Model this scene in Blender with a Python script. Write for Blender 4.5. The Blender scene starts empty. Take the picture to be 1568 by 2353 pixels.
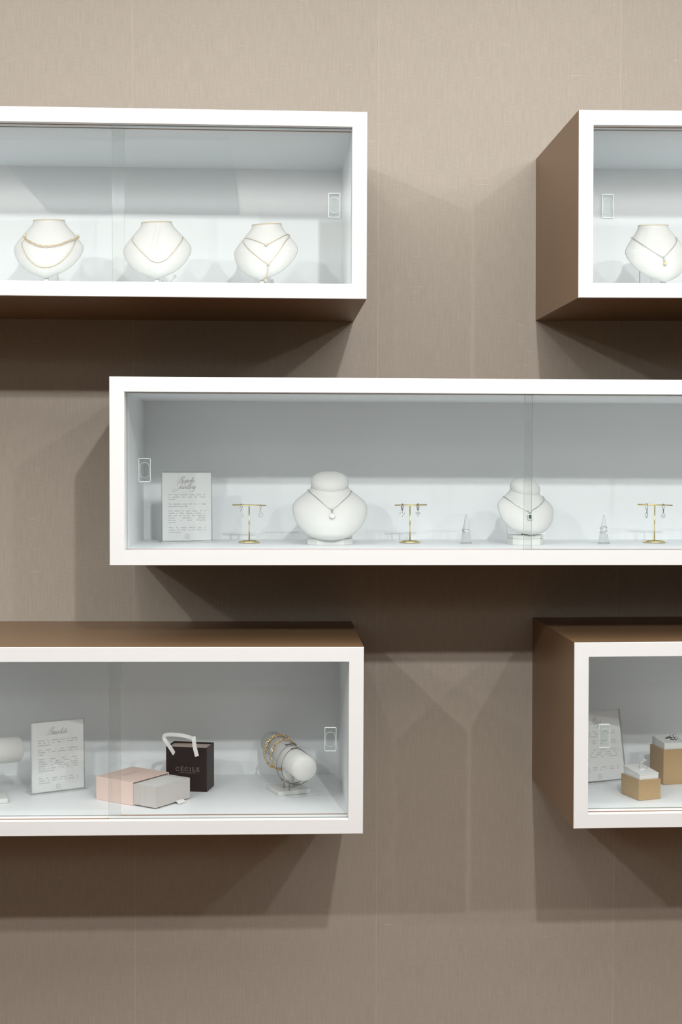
import bpy, math, random
from mathutils import Vector, Matrix
from mathutils.bvhtree import BVHTree
random.seed(7)
SC = bpy.context.scene
C = SC.collection

# ------------------------------------------------------------------ camera, lights, exposure
D, DEP, CZ = 2.51308, 0.41065, 1.45          # camera to front plane, case depth, eye height
BACK = 0.37365                               # inside depth of a case
YAW, PITCH, ROLL = 0.04848, 0.03511, 0.00187
FPX, W, H = 3267.0, 1568, 2353
_f = Vector((math.sin(YAW)*math.cos(PITCH), math.cos(YAW)*math.cos(PITCH), -math.sin(PITCH)))
_r = Vector((math.cos(YAW), -math.sin(YAW), 0))
_u = _r.cross(_f)
CR = _r*math.cos(ROLL) + _u*math.sin(ROLL)
CU = -_r*math.sin(ROLL) + _u*math.cos(ROLL)
EYE = Vector((0, -(D+DEP), CZ))
cd = bpy.data.cameras.new('camera')
cam = bpy.data.objects.new('camera', cd)
C.objects.link(cam)
m3 = Matrix((CR, CU, -_f)).transposed().to_4x4()
cam.matrix_world = Matrix.Translation(EYE) @ m3
cd.sensor_fit = 'HORIZONTAL'; cd.sensor_width = 24.0; cd.lens = FPX/W*24.0
cd.clip_start = 0.05
SC.camera = cam

SC.view_settings.view_transform = 'Standard'
SC.view_settings.look = 'None'
SC.view_settings.gamma = 1.0
SC.view_settings.use_curve_mapping = False
SC.view_settings.exposure = 0.0
SC.cycles.max_bounces = 12
SC.cycles.transparent_max_bounces = 24
SC.cycles.caustics_reflective = False
SC.cycles.caustics_refractive = False
SC.cycles.sample_clamp_indirect = 4.0

wd = bpy.data.worlds.new('world'); SC.world = wd
wd.use_nodes = True
wd.node_tree.nodes['Background'].inputs[0].default_value = (0.02, 0.02, 0.02, 1)

# a row of ceiling spotlights washing the display wall: x, distance from wall, height above eye, power, aim x, aim z
SPOTS = [(-2.45, 3.36, 1.34, 0.8, -1.1, 1.1), (-1.58, 3.36, 1.34, 1.45, -0.35, 1.0), (-0.46, 3.36, 1.36, 0.50, -0.45, 1.60),
         (0.47, 3.04, 1.30, 2.1, 0.45, 1.36), (1.46, 3.36, 1.34, 1.1, 1.0, 1.30), (2.37, 3.04, 1.30, 0.8, 1.5, 1.05)]
SPOT_W = 60.0
for x, dist, h, p, ax_, az_ in SPOTS:
    l = bpy.data.lights.new('ceiling_spot', 'SPOT')
    l.energy = SPOT_W*p; l.color = (1.0, 0.985, 0.955)
    l.shadow_soft_size = 0.03
    l.spot_size = math.radians(78); l.spot_blend = 1.0
    o = bpy.data.objects.new('ceiling_spot', l); C.objects.link(o)
    o.location = (x, -dist, CZ+h)
    o.rotation_euler = (Vector((ax_, 0, az_)) - o.location).to_track_quat('-Z', 'Y').to_euler()

def area(name, loc, rot, sx, sy, w, col):
    l = bpy.data.lights.new(name, 'AREA'); l.shape = 'RECTANGLE'; l.size = sx; l.size_y = sy; l.energy = w; l.color = col
    o = bpy.data.objects.new(name, l); C.objects.link(o); o.location = loc; o.rotation_euler = rot
# broad ceiling light along the aisle, and an added uplight brightening the far ceiling for glass reflections
area('ceiling_panel_light', (0, -1.75, 2.94), (0, 0, 0), 6.6, 2.1, 138.0, (1.0, 0.99, 0.97))
area('far_ceiling_fill', (0, -6.3, 2.45), (math.radians(180), 0, 0), 6.8, 0.25, 160.0, (1.0, 0.985, 0.965))

# ------------------------------------------------------------------ pixel helpers (a point of the photo on a known plane)
def ray(px, py):
    return (_f + CR*((px-W/2)/FPX) - CU*((py-H/2)/FPX)).normalized()
def at(px, py, Y):
    d = ray(px, py); return EYE + d*((Y-EYE.y)/d.y)

# ------------------------------------------------------------------ mesh builder
class MB:
    def __init__(s): s.v=[]; s.f=[]; s.m=[]; s.s=[]
    def add(s, vs, fs, mi=0, smooth=False):
        b=len(s.v); s.v += [Vector(v) for v in vs]
        for i, f in enumerate(fs):
            s.f.append([b+k for k in f]); s.m.append(mi[i] if isinstance(mi, (list, tuple)) else mi); s.s.append(smooth)
        return s
    def tf(s, M):
        s.v=[M@v for v in s.v]; return s
    def box(s, x0,x1,y0,y1,z0,z1, mi=0, c=0.0):
        """c: small chamfer; mi may be six values for -x +x -y +y -z +z"""
        if not isinstance(mi, (list, tuple)): mi=[mi]*6
        if c <= 0:
            vs=[(x,y,z) for x in (x0,x1) for y in (y0,y1) for z in (z0,z1)]
            fs=[(0,1,3,2),(4,6,7,5),(0,4,5,1),(2,3,7,6),(0,2,6,4),(1,5,7,3)]
            return s.add(vs, fs, list(mi))
        lo=(x0,y0,z0); hi=(x1,y1,z1); vs=[]; idx={}
        for ax in range(3):
            for sd in (0,1):
                o=[a for a in range(3) if a!=ax]
                for a in (0,1):
                    for b in (0,1):
                        p=[0,0,0]; p[ax]=hi[ax] if sd else lo[ax]
                        p[o[0]]=hi[o[0]]-c if a else lo[o[0]]+c
                        p[o[1]]=hi[o[1]]-c if b else lo[o[1]]+c
                        key=[0,0,0]; key[ax]=sd; key[o[0]]=a; key[o[1]]=b
                        idx[(ax,)+tuple(key)]=len(vs); vs.append(p)
        fs=[]; ms=[]
        for ax in range(3):
            o=[a for a in range(3) if a!=ax]
            for sd in (0,1):
                q=[]
                for a,b in ((0,0),(1,0),(1,1),(0,1)):
                    key=[0,0,0]; key[ax]=sd; key[o[0]]=a; key[o[1]]=b
                    q.append(idx[(ax,)+tuple(key)])
                fs.append(q); ms.append(mi[ax*2+sd])
        for e in range(3):      # edge along axis e
            o=[a for a in range(3) if a!=e]
            for a in (0,1):
                for b in (0,1):
                    ks=[]
                    for t in (0,1):
                        key=[0,0,0]; key[e]=t; key[o[0]]=a; key[o[1]]=b; ks.append(tuple(key))
                    fs.append([idx[(o[0],)+ks[0]], idx[(o[0],)+ks[1]], idx[(o[1],)+ks[1]], idx[(o[1],)+ks[0]]])
                    fa, fb = mi[o[0]*2+a], mi[o[1]*2+b]
                    ms.append(mi[2] if (o[0]==1 and a==0) or (o[1]==1 and b==0) else fa)
        for a in (0,1):
            for b in (0,1):
                for d_ in (0,1):
                    k=(a,b,d_); fs.append([idx[(0,)+k], idx[(1,)+k], idx[(2,)+k]]); ms.append(mi[2] if b==0 else mi[0+a])
        return s.add(vs, fs, ms)
    def loft(s, rings, closed=True, caps=True, mi=0, smooth=True):
        n=len(rings[0]); vs=[p for r in rings for p in r]; fs=[]
        for i in range(len(rings)-1):
            for j in range(n if closed else n-1):
                k=(j+1)%n
                fs.append((i*n+j, i*n+k, (i+1)*n+k, (i+1)*n+j))
        s.add(vs, fs, mi, smooth)
        if caps and closed:
            for r, rev in ((rings[0], True), (rings[-1], False)):
                s.add(r, [list(range(n))[::-1] if rev else list(range(n))], mi, False)
        return s
    def tube(s, pts, r, n=8, closed=False, mi=0):
        pts=[Vector(p) for p in pts]; N=len(pts); rings=[]
        T=[]
        for i in range(N):
            a=pts[(i-1)%N] if closed else pts[max(i-1,0)]
            b=pts[(i+1)%N] if closed else pts[min(i+1,N-1)]
            t=b-a; T.append(t.normalized() if t.length>1e-9 else Vector((0,0,1)))
        up=Vector((0,0,1)) if abs(T[0].z)<.9 else Vector((0,1,0))
        u=(up-T[0]*up.dot(T[0])).normalized()
        for i in range(N):
            u=(u-T[i]*u.dot(T[i]))
            if u.length<1e-6: u=T[i].orthogonal()
            u.normalize(); w=T[i].cross(u)
            rr=r[i] if isinstance(r, (list, tuple)) else r
            rings.append([pts[i]+(u*math.cos(2*math.pi*k/n)+w*math.sin(2*math.pi*k/n))*rr for k in range(n)])
        if closed: rings.append(rings[0])
        return s.loft(rings, True, not closed, mi)
    def lathe(s, prof, n=32, M=None, mi=0, smooth=True):
        rings=[]
        for r, z in prof:
            rings.append([Vector((max(r,1e-5)*math.cos(2*math.pi*k/n), max(r,1e-5)*math.sin(2*math.pi*k/n), z)) for k in range(n)])
        if M is not None: rings=[[M@p for p in r] for r in rings]
        return s.loft(rings, True, True, mi, smooth)
    def ball(s, c, r, n=10, mi=0):
        prof=[(r*math.sin(math.pi*i/n), -r*math.cos(math.pi*i/n)) for i in range(n+1)]
        return s.lathe(prof, n+2, Matrix.Translation(c), mi)
    def gem(s, c, r, nrm=Vector((0,-1,0)), n=8, mi=0, squash=(1,1)):
        """faceted brilliant: table, crown, girdle, pavilion; table faces nrm"""
        q=nrm.to_track_quat('Z','Y').to_matrix().to_4x4()
        M=Matrix.Translation(c)@q@Matrix.Diagonal((squash[0],squash[1],1,1))
        rings=[]
        for k,(rr,z) in enumerate(((.52,.34),(.85,.2),(1,0),(.55,-.4),(.02,-.75))):
            off=math.pi/n*(k%2)
            rings.append([M@(Vector((rr*math.cos(2*math.pi*j/n+off), rr*math.sin(2*math.pi*j/n+off), z))*r) for j in range(n)])
        return s.loft(rings, True, True, mi, False)
    def prism(s, poly, z0, z1, mi=0):
        n=len(poly)
        vs=[(x,y,z0) for x,y in poly]+[(x,y,z1) for x,y in poly]
        fs=[list(range(n))[::-1], list(range(n,2*n))]+[(i,(i+1)%n,n+(i+1)%n,n+i) for i in range(n)]
        return s.add(vs, fs, mi)

def parent_matrix(o):
    M=o.matrix_basis.copy() if o else Matrix.Identity(4)
    p=o.parent if o else None
    while p: M=p.matrix_basis@M; p=p.parent
    return M
def build(name, mb, mats, parent=None, local=False, origin=None):
    """link the collected shapes as ONE mesh object; shapes are in world space unless local"""
    if not isinstance(mats, (list, tuple)): mats=[mats]
    me=bpy.data.meshes.new(name)
    vs=mb.v
    if parent is not None and not local:
        I=parent_matrix(parent).inverted(); vs=[I@v for v in vs]
    o=bpy.data.objects.new(name, me)
    if origin is not None:
        origin=Vector(origin); vs=[v-origin for v in vs]; o.location=origin
    me.from_pydata([tuple(v) for v in vs], [], mb.f)
    for m in mats: me.materials.append(m)
    me.polygons.foreach_set('material_index', mb.m)
    me.polygons.foreach_set('use_smooth', mb.s)
    me.update()
    import bmesh
    bm=bmesh.new(); bm.from_mesh(me)
    bmesh.ops.remove_doubles(bm, verts=bm.verts, dist=1e-7)
    bmesh.ops.recalc_face_normals(bm, faces=bm.faces)
    bm.to_mesh(me); bm.free()
    C.objects.link(o)
    if parent is not None: o.parent=parent
    return o
def thing(name, label, cat, loc, rot=(0,0,0), group=None):
    o=bpy.data.objects.new(name, None); C.objects.link(o)
    o.location=loc; o.rotation_euler=rot; o.empty_display_size=0.02
    o['label']=label; o['category']=cat
    if group: o['group']=group
    return o
def struct(name, mb, mats):
    o=build(name, mb, mats); o['kind']='structure'; return o

# ------------------------------------------------------------------ materials
def mat(name):
    m=bpy.data.materials.new(name); m.use_nodes=True
    nt=m.node_tree; b=nt.nodes.get('Principled BSDF'); return m, nt, b
def pm(name, col, rough=0.5, metal=0.0, spec=0.5, var=0.03, scale=60.0, bump=0.0, coat=0.0):
    """plain paint/metal/fabric with a little procedural unevenness"""
    m, nt, b = mat(name); N=nt.nodes; L=nt.links
    tc=N.new('ShaderNodeTexCoord'); no=N.new('ShaderNodeTexNoise')
    no.inputs['Scale'].default_value=scale; no.inputs['Detail'].default_value=3
    L.new(tc.outputs['Object'], no.inputs['Vector'])
    hs=N.new('ShaderNodeMapRange'); hs.inputs[3].default_value=1-var; hs.inputs[4].default_value=1+var
    L.new(no.outputs['Fac'], hs.inputs[0])
    mx=N.new('ShaderNodeVectorMath'); mx.operation='SCALE'; mx.inputs[0].default_value=col
    L.new(hs.outputs[0], mx.inputs['Scale']); L.new(mx.outputs[0], b.inputs['Base Color'])
    b.inputs['Roughness'].default_value=rough; b.inputs['Metallic'].default_value=metal
    b.inputs['Specular IOR Level'].default_value=spec
    if coat: b.inputs['Coat Weight'].default_value=coat
    if bump:
        bp=N.new('ShaderNodeBump'); bp.inputs['Strength'].default_value=bump; bp.inputs['Distance'].default_value=0.001
        L.new(no.outputs['Fac'], bp.inputs['Height']); L.new(bp.outputs[0], b.inputs['Normal'])
    return m
def clear_mat(name, tint, refl=1.0, haze=0.0):
    """clear sheet: straight-through tint plus mirror reflection rising at grazing angles"""
    m, nt, b = mat(name); N=nt.nodes; L=nt.links; N.remove(b)
    out=[n for n in N if n.type=='OUTPUT_MATERIAL'][0]
    lw=N.new('ShaderNodeLayerWeight'); lw.inputs['Blend'].default_value=0.5
    pw=N.new('ShaderNodeMath'); pw.operation='POWER'; pw.inputs[1].default_value=5
    ma=N.new('ShaderNodeMath'); ma.operation='MULTIPLY_ADD'; ma.inputs[1].default_value=0.9*refl; ma.inputs[2].default_value=0.05*refl
    L.new(lw.outputs['Facing'], pw.inputs[0]); L.new(pw.outputs[0], ma.inputs[0])
    tr=N.new('ShaderNodeBsdfTransparent'); tr.inputs[0].default_value=(*tint,1)
    gl=N.new('ShaderNodeBsdfGlossy'); gl.inputs['Roughness'].default_value=0.0; gl.inputs[0].default_value=(1,1,1,1)
    mx=N.new('ShaderNodeMixShader'); L.new(ma.outputs[0], mx.inputs[0]); L.new(tr.outputs[0], mx.inputs[1]); L.new(gl.outputs[0], mx.inputs[2])
    last=mx
    if haze:
        df=N.new('ShaderNodeBsdfDiffuse'); df.inputs[0].default_value=(.9,.95,.93,1)
        m2=N.new('ShaderNodeMixShader'); m2.inputs[0].default_value=haze
        L.new(mx.outputs[0], m2.inputs[1]); L.new(df.outputs[0], m2.inputs[2]); last=m2
    L.new(last.outputs[0], out.inputs['Surface'])
    return m

def wallpaper():
    m, nt, b = mat('woven_wallpaper'); N=nt.nodes; L=nt.links
    tc=N.new('ShaderNodeTexCoord'); sx=N.new('ShaderNodeSeparateXYZ'); L.new(tc.outputs['Object'], sx.inputs[0])
    def noise(sc, detail, w):
        mp=N.new('ShaderNodeMapping'); mp.inputs['Scale'].default_value=sc; mp.inputs['Location'].default_value=(w,w,w)
        L.new(tc.outputs['Object'], mp.inputs[0])
        no=N.new('ShaderNodeTexNoise'); no.inputs['Scale'].default_value=1; no.inputs['Detail'].default_value=detail
        L.new(mp.outputs[0], no.inputs['Vector']); return no.outputs['Fac']
    def mr(src, a, b_, c, d):
        n=N.new('ShaderNodeMapRange'); n.inputs[1].default_value=a; n.inputs[2].default_value=b_; n.inputs[3].default_value=c; n.inputs[4].default_value=d
        L.new(src, n.inputs[0]); return n.outputs[0]
    def op(o, a, bb):
        n=N.new('ShaderNodeMath'); n.operation=o
        for i, v in enumerate((a, bb)):
            if isinstance(v, (int, float)): n.inputs[i].default_value=v
            else: L.new(v, n.inputs[i])
        return n.outputs[0]
    warp=mr(noise((420,1,22),2,0), .3,.7,.945,1.055)          # upright threads
    weft=mr(noise((60,1,520),1,5), .35,.65,.975,1.025)        # fine cross threads
    slub=mr(noise((22,1,260),1,9), .71,.78,0,.16)             # short bright slubs lying across
    blotch=mr(noise((3,1,3),2,3), .3,.7,.985,1.015)
    xs=op('SUBTRACT', sx.outputs[0], 0.217)
    strip=op('FLOOR', op('DIVIDE', xs, 0.5), 0)
    wn=N.new('ShaderNodeTexWhiteNoise'); wn.noise_dimensions='1D'; L.new(strip, wn.inputs['W'])
    lot=mr(wn.outputs['Value'], 0,1,.975,1.02)                 # each drop of paper differs a touch
    md=op('ABSOLUTE', op('SUBTRACT', op('PINGPONG', xs, 0.25), 0.0), 0)
    seam=mr(md, 0.0006, 0.0014, .12, 0)
    v=op('MULTIPLY', op('MULTIPLY', warp, weft), op('MULTIPLY', blotch, lot))
    v=op('ADD', op('ADD', v, slub), seam)
    vm=N.new('ShaderNodeVectorMath'); vm.operation='SCALE'; vm.inputs[0].default_value=WALL_COL
    L.new(v, vm.inputs['Scale']); L.new(vm.outputs[0], b.inputs['Base Color'])
    b.inputs['Roughness'].default_value=0.62; b.inputs['Specular IOR Level'].default_value=0.35
    bp=N.new('ShaderNodeBump'); bp.inputs['Strength'].default_value=0.25; bp.inputs['Distance'].default_value=0.0006
    L.new(warp, bp.inputs['Height']); L.new(bp.outputs[0], b.inputs['Normal'])
    return m
WALL_COL=(0.345,0.308,0.262)
M_wall=wallpaper()
M_white=pm('white_lacquer', (.645,.655,.66), .42, var=.012, scale=25)
M_inside=pm('cool_white_laminate', (.86,.895,.915), .45, var=.012, scale=25)
M_brown=pm('bronze_brown_laminate', (.225,.135,.070), .38, metal=.25, var=.05, scale=140, bump=.05)
M_groove=pm('raw_fibreboard', (.30,.18,.11), .8, var=.3, scale=220)
M_glass=clear_mat('cabinet_glass', (.972,.982,.982))
M_gedge=pm('glass_cut_edge', (.34,.46,.43), .15, var=.05, scale=300)
M_acryl=clear_mat('clear_acrylic', (.985,.99,.99))
M_pull=clear_mat('clear_pull', (.975,.99,.985), 0.25)
M_aedge=pm('acrylic_edge', (.66,.75,.73), .2, var=.03)
M_sedge=pm('acrylic_sheet_edge', (.55,.57,.57), .15, var=.1, scale=90)
M_leather=pm('white_leatherette', (.69,.70,.69), .55, var=.01, scale=400, bump=.04)
M_paper=pm('white_paper', (.86,.87,.88), .7, var=.01)
M_ink=pm('grey_ink', (.36,.36,.355), .7, var=.02)
M_ink2=pm('dark_grey_ink', (.25,.245,.24), .7, var=.02)
M_gold=pm('yellow_gold', (.88,.63,.33), .22, metal=1, var=.03)
M_rose=pm('pale_gold', (.84,.64,.40), .3, metal=.85, var=.03)
M_brass=pm('polished_brass', (.90,.76,.40), .18, metal=1, var=.02)
M_silver=pm('silver', (.66,.65,.64), .22, metal=1, var=.03)
M_dark=pm('oxidised_silver', (.13,.125,.125), .35, metal=.8, var=.05)
M_gem=pm('cut_diamond', (.90,.92,.95), .04, metal=.55, spec=1.0, var=.01)
M_green=pm('emerald', (.004,.06,.038), .22, spec=.25, var=.05)
M_yellow=pm('yellow_citrine', (.85,.55,.06), .06, spec=1.0, var=.05)
M_pearl=pm('white_bead', (.88,.86,.80), .25, var=.01)
M_trim=pm('gold_piping', (.62,.48,.27), .4, var=.05)
M_pink=pm('blush_pink_paper', (.78,.60,.545), .6, var=.012, scale=300, bump=.03)
M_grey=pm('warm_grey_paper', (.55,.52,.505), .6, var=.012, scale=300, bump=.03)
M_black=pm('matt_black_card', (.006,.0055,.009), .45, spec=.25, var=.05)
M_tissue=pm('beige_card', (.56,.46,.41), .7, var=.02)
M_satin=pm('silver_satin', (.80,.80,.80), .3, var=.02, scale=30)
M_print=pm('silver_foil_print', (.22,.215,.20), .4, var=.03)
M_blush=pm('rose_foil_print', (.52,.36,.31), .5, var=.03)
M_goldbox=pm('champagne_gold_board', (.50,.345,.19), .32, metal=.35, var=.03, scale=200)
M_clear=None
def glassy():
    m, nt, b = mat('clear_resin')
    b.inputs['Base Color'].default_value=(.97,.99,1,1); b.inputs['Roughness'].default_value=0.03
    b.inputs['Transmission Weight'].default_value=0.92; b.inputs['IOR'].default_value=1.3
    return m
M_clear=glassy()
M_floor=pm('brown_floorboards', (.16,.075,.033), .7, var=.2, scale=9)
M_ceil=pm('ceiling_paint', (.62,.62,.61), .9)
M_room=pm('room_plaster', (.42,.38,.33), .8)
M_panel=pm('dark_timber_panel', (.05,.045,.04), .6)

M_reflect=pm('grey_reflection_panel', (.30,.31,.32), .7)
# ------------------------------------------------------------------ the setting
RX0, RX1, RY0, RZ1 = -3.6, 3.8, -7.0, 2.98
def slab(name, a, m): return struct(name, MB().box(*a), m)
slab('wall_display', (RX0,RX1,0,.1,0,RZ1), M_wall)
slab('floor', (RX0-.1,RX1+.1,RY0-.1,.1,-.1,0), M_floor)
slab('ceiling', (RX0-.1,RX1+.1,RY0-.1,.1,RZ1,RZ1+.1), M_ceil)
slab('wall_left', (RX0-.1,RX0,RY0,0,0,RZ1), M_room)
slab('wall_right', (RX1,RX1+.1,RY0,0,0,RZ1), M_room)
slab('reflection_panel_1', (-1.36,-.2,-6.7,-4.66,RZ1-.012,RZ1-.0005), M_reflect)  # added unseen grey panel, placed to give the top left glass its dark reflection
slab('wall_back', (RX0,RX1,RY0-.1,RY0,0,RZ1), M_room)

# ------------------------------------------------------------------ display cases
T=0.0263
def hollow(mb, x0,x1,y0,y1,z0,z1,t, ax, closed=True, mi=0):
    """thin-walled box open along one axis: 'z' a tray with a bottom, 'x' a sleeve open at both ends"""
    if ax=='z':
        P=lambda q,z:[(x0+q,y0+q,z),(x1-q,y0+q,z),(x1-q,y1-q,z),(x0+q,y1-q,z)]
        rings=[P(0,z0),P(0,z1-t*.15),P(t*.15,z1),P(t*.85,z1),P(t,z1-t*.15),P(t,z0+t)]
    else:
        P=lambda q,x:[(x,y0+q,z0+q),(x,y1-q,z0+q),(x,y1-q,z1-q),(x,y0+q,z1-q)]
        rings=[P(0,x0),P(0,x1),P(t,x1),P(t,x0),P(0,x0)]
    mb.loft(rings, True, ax=='z', mi, False)
    return mb
class Case:
    pass
def display_case(label, xe, zt, zb, ro, length, side, front_px, back_px, py, pull_px, pull_on):
    """xe: the visible end, side +1 if that end is on the right. front_px/back_px: where the two sliding panes end."""
    K=Case(); zc=(zt+zb)/2; h=(zt-zb)/2
    e=thing('display_case', label, 'display case', (xe,0,CZ+zc), (0,-ro,0), 'wall-mounted display cases')
    K.e=e; K.ro=ro; K.xe=xe; K.zf=CZ+zc-h+T
    K.floor=lambda x: K.zf+(x-xe)*ro
    x0,x1=(-length,0) if side>0 else (0,length)
    yf=-DEP; yb=-.0006; c=.0009
    # slots: 0 white edge, 1 brown outside, 2 inside
    def loop(q0, q1, y, hh): return [(q0,y,-hh),(q1,y,-hh),(q1,y,hh),(q0,y,hh)]
    ring=[(0,1,5,4),(1,2,6,5),(2,3,7,6),(3,0,4,7)]
    cb=MB(); fy_=yf+.0012
    cb.add(loop(x0,x1,fy_,h)+loop(x0,x1,yb,h), ring, 0)                                   # brown outside
    cb.add(loop(x0+T,x1-T,fy_,h-T)+loop(x0+T,x1-T,yf+BACK,h-T), ring, 1)                   # pale inside
    cb.add(loop(x0,x1,yb,h)+loop(x0+T,x1-T,yb,h-T), ring, 0)
    build('carcass', cb, [M_brown,M_inside], e, True)
    eb=MB(); ch=.0009
    eb.add(loop(x0,x1,fy_,h)+loop(x0,x1,yf+ch,h), ring).add(loop(x0,x1,yf+ch,h)+loop(x0+ch,x1-ch,yf,h-ch), ring)
    eb.add(loop(x0+ch,x1-ch,yf,h-ch)+loop(x0+T-ch*.5,x1-T+ch*.5,yf,h-T+ch*.5), ring)
    eb.add(loop(x0+T-ch*.5,x1-T+ch*.5,yf,h-T+ch*.5)+loop(x0+T,x1-T,yf+ch*.5,h-T), ring).add(loop(x0+T,x1-T,yf+ch*.5,h-T)+loop(x0+T,x1-T,fy_,h-T), ring)
    build('front_edging', eb, M_white, e, True)
    build('back_panel', MB().box(x0+T,x1-T,yf+BACK,yb-.001,-h+T,h-T, 0), M_inside, e, True)
    gy=(yf+.0165, yf+.0395); gw=.0030
    for y in gy:
        build('track_groove', MB().box(x0+T,x1-T,y-gw,y+gw,h-T-.0004,h-T+.0015), M_groove, e, True)
        build('track_groove', MB().box(x0+T,x1-T,y-gw,y+gw,-h+T-.0015,-h+T+.0004), M_groove, e, True)
    def local(px, y):
        return at(px, py, y).x - xe
    th=.0024
    a=x0+T+.001; b=x1-T-.001; z0=-h+T+.0006; z1=h-T-.0006
    fx=local(front_px, gy[0]) if front_px is not None else (x0+x1)/2-.012
    bx=local(back_px, gy[1]) if back_px is not None else (x0+x1)/2+.012
    mi=[1,1,0,0,1,1]
    fp=build('glass_door', MB().box(fx,b,gy[0]-th,gy[0]+th,z0,z1,mi), [M_glass,M_gedge], e, True)
    bp=build('glass_door', MB().box(a,bx,gy[1]-th,gy[1]+th,z0,z1,mi), [M_glass,M_gedge], e, True)
    g=gy[0] if pull_on=='front' else gy[1]
    p=at(pull_px[0], pull_px[1], g-th)
    lx=p.x-xe; lz=p.z-CZ-zc
    w,hh=.0103,.0212
    mb=MB().box(lx-w,lx+w,g-th-.0052,g-th-.0002,lz-hh,lz+hh,[1,1,0,0,1,1])
    for a0,a1,b0,b1 in ((-w,w,hh-.0009,hh),(-w,w,-hh,-hh+.0009),(-w,-w+.0006,-hh,hh),(w-.0006,w,-hh,hh)):
        mb.box(lx+a0,lx+a1,g-th-.0054,g-th-.0052,lz+b0,lz+b1,1)
    ov=[(lx+w*.82*math.cos(t)*abs(math.cos(t))**-.4 if abs(math.cos(t))>1e-3 else lx, g-th-.0051, lz+hh*.62*math.sin(t)*(abs(math.sin(t))+1e-6)**-.2) for t in [2*math.pi*i/28 for i in range(28)]]
    mb.tube(ov, .00022, 4, True, 1)
    build('finger_pull', mb, [M_pull,M_aedge], fp if pull_on=='front' else bp, True)
    return K
UL=display_case('long case at top left, holding three white necklace busts with gold necklaces', .1668,.61429,.28719,-.00235, 1.45, 1, 258, 286, 470, (768,473), 'front')
UR=display_case('case at top right with brown side showing, one bust with yellow pendant inside', .54265,.62316,.29253,.00441, 1.30, -1, None, None, 470, (1396,475), 'back')
MD=display_case('middle case with earring stands, two capped busts and a bespoke jewellery sign', -.28543,.14902,-.18257,-.00129, 1.62, -1, 1205, 1223, 1080, (333,1080), 'back')
LL=display_case('lower left case with pink gift box, black gift bag and bracelet stand', .16286,-.32868,-.66385,-.00373, 1.45, 1, 250, 278, 1698, (759.5,1698), 'front')
LR=display_case('lower right case with brown top and side showing, two champagne ring boxes inside', .54157,-.32216,-.65871,.00296, 1.30, -1, None, None, 1690, (1388,1690), 'back')
YF=-DEP
def on_floor(px, py, K):
    d=ray(px,py); z=K.zf
    for _ in range(4):
        p=EYE+d*((z-EYE.z)/d.z); z=K.floor(p.x)
    return EYE+d*((z-EYE.z)/d.z)
EPS=.0003

# ------------------------------------------------------------------ necklace busts
def crom(keys, n):
    """smooth interpolation of tuples"""
    out=[]
    K=len(keys)
    for i in range(n):
        t=i/(n-1)*(K-1); k=min(int(t),K-2); u=t-k
        p=[keys[max(k-1,0)],keys[k],keys[k+1],keys[min(k+2,K-1)]]
        out.append(tuple(.5*((2*b)+(-a+c)*u+(2*a-5*b+4*c-d)*u*u+(-a+3*b-3*c+d)*u**3) for a,b,c,d in zip(*p)))
    return out
# dz, half width (photo pixels at scale 1204 px/m), centre y, front bulge, back bulge, roundness
PLAIN=[(0,35,0,.026,.024,.5),(8,37,0,.0265,.024,.5),(19,45,-.001,.028,.022,.5),(31,56.5,-.002,.031,.017,.52),(44,67,-.004,.034,.009,.56),
 (55,75,-.006,.036,.001,.62),(61,78,-.0075,.0365,-.008,.66),(68,78.5,-.009,.0365,-.018,.7),(80,75.5,-.013,.034,-.022,.75),(95,67.5,-.020,.030,-.021,.78),(108,57,-.026,.025,-.016,.8),
 (118,46,-.031,.019,-.012,.8),(126,33,-.035,.013,-.008,.8),(132,18,-.038,.007,-.004,.8),(136,6,-.0395,.002,-.001,.8),(137,.3,-.040,.0003,-.0001,.8)]
CAPPED=[(0,42,0,.030,.028,.5),(8,48,-.001,.031,.027,.5),(16,60,-.003,.033,.022,.52),(27,75,-.006,.036,.013,.56),(34,81,-.008,.037,.006,.62),
 (42,85,-.010,.038,-.006,.66),(55,85,-.015,.038,-.018,.7),(68,82,-.020,.036,-.022,.74),(80,77.5,-.025,.033,-.021,.78),(91,70.5,-.030,.029,-.018,.8),(102,60,-.035,.024,-.014,.8),
 (109,50.5,-.038,.020,-.011,.8),(114,41,-.040,.015,-.008,.8),(118,29,-.042,.010,-.005,.8),(120.5,14,-.043,.005,-.002,.8),(121.5,.4,-.0435,.0005,-.0001,.8)]
NC=48
def bust_rings(keys, px2m, k, ztop, tilt, rows=34):
    rings=[]
    for dz,hw,cy,bf,bb,ex in crom(keys, rows):
        ring=[]; hw=max(hw,.2)
        for j in range(NC):
            a=2*math.pi*j/NC; x=math.cos(a); sgn=math.sin(a)
            prof=max(1-x*x,0)**ex
            y=cy*k-(bf*k*prof) if sgn<0 else cy*k+bb*k*prof
            z=ztop-dz*px2m+tilt*y*max(0,1-dz/90)
            ring.append(Vector((x*hw*px2m, y, z)))
        rings.append(ring)
    return rings
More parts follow.
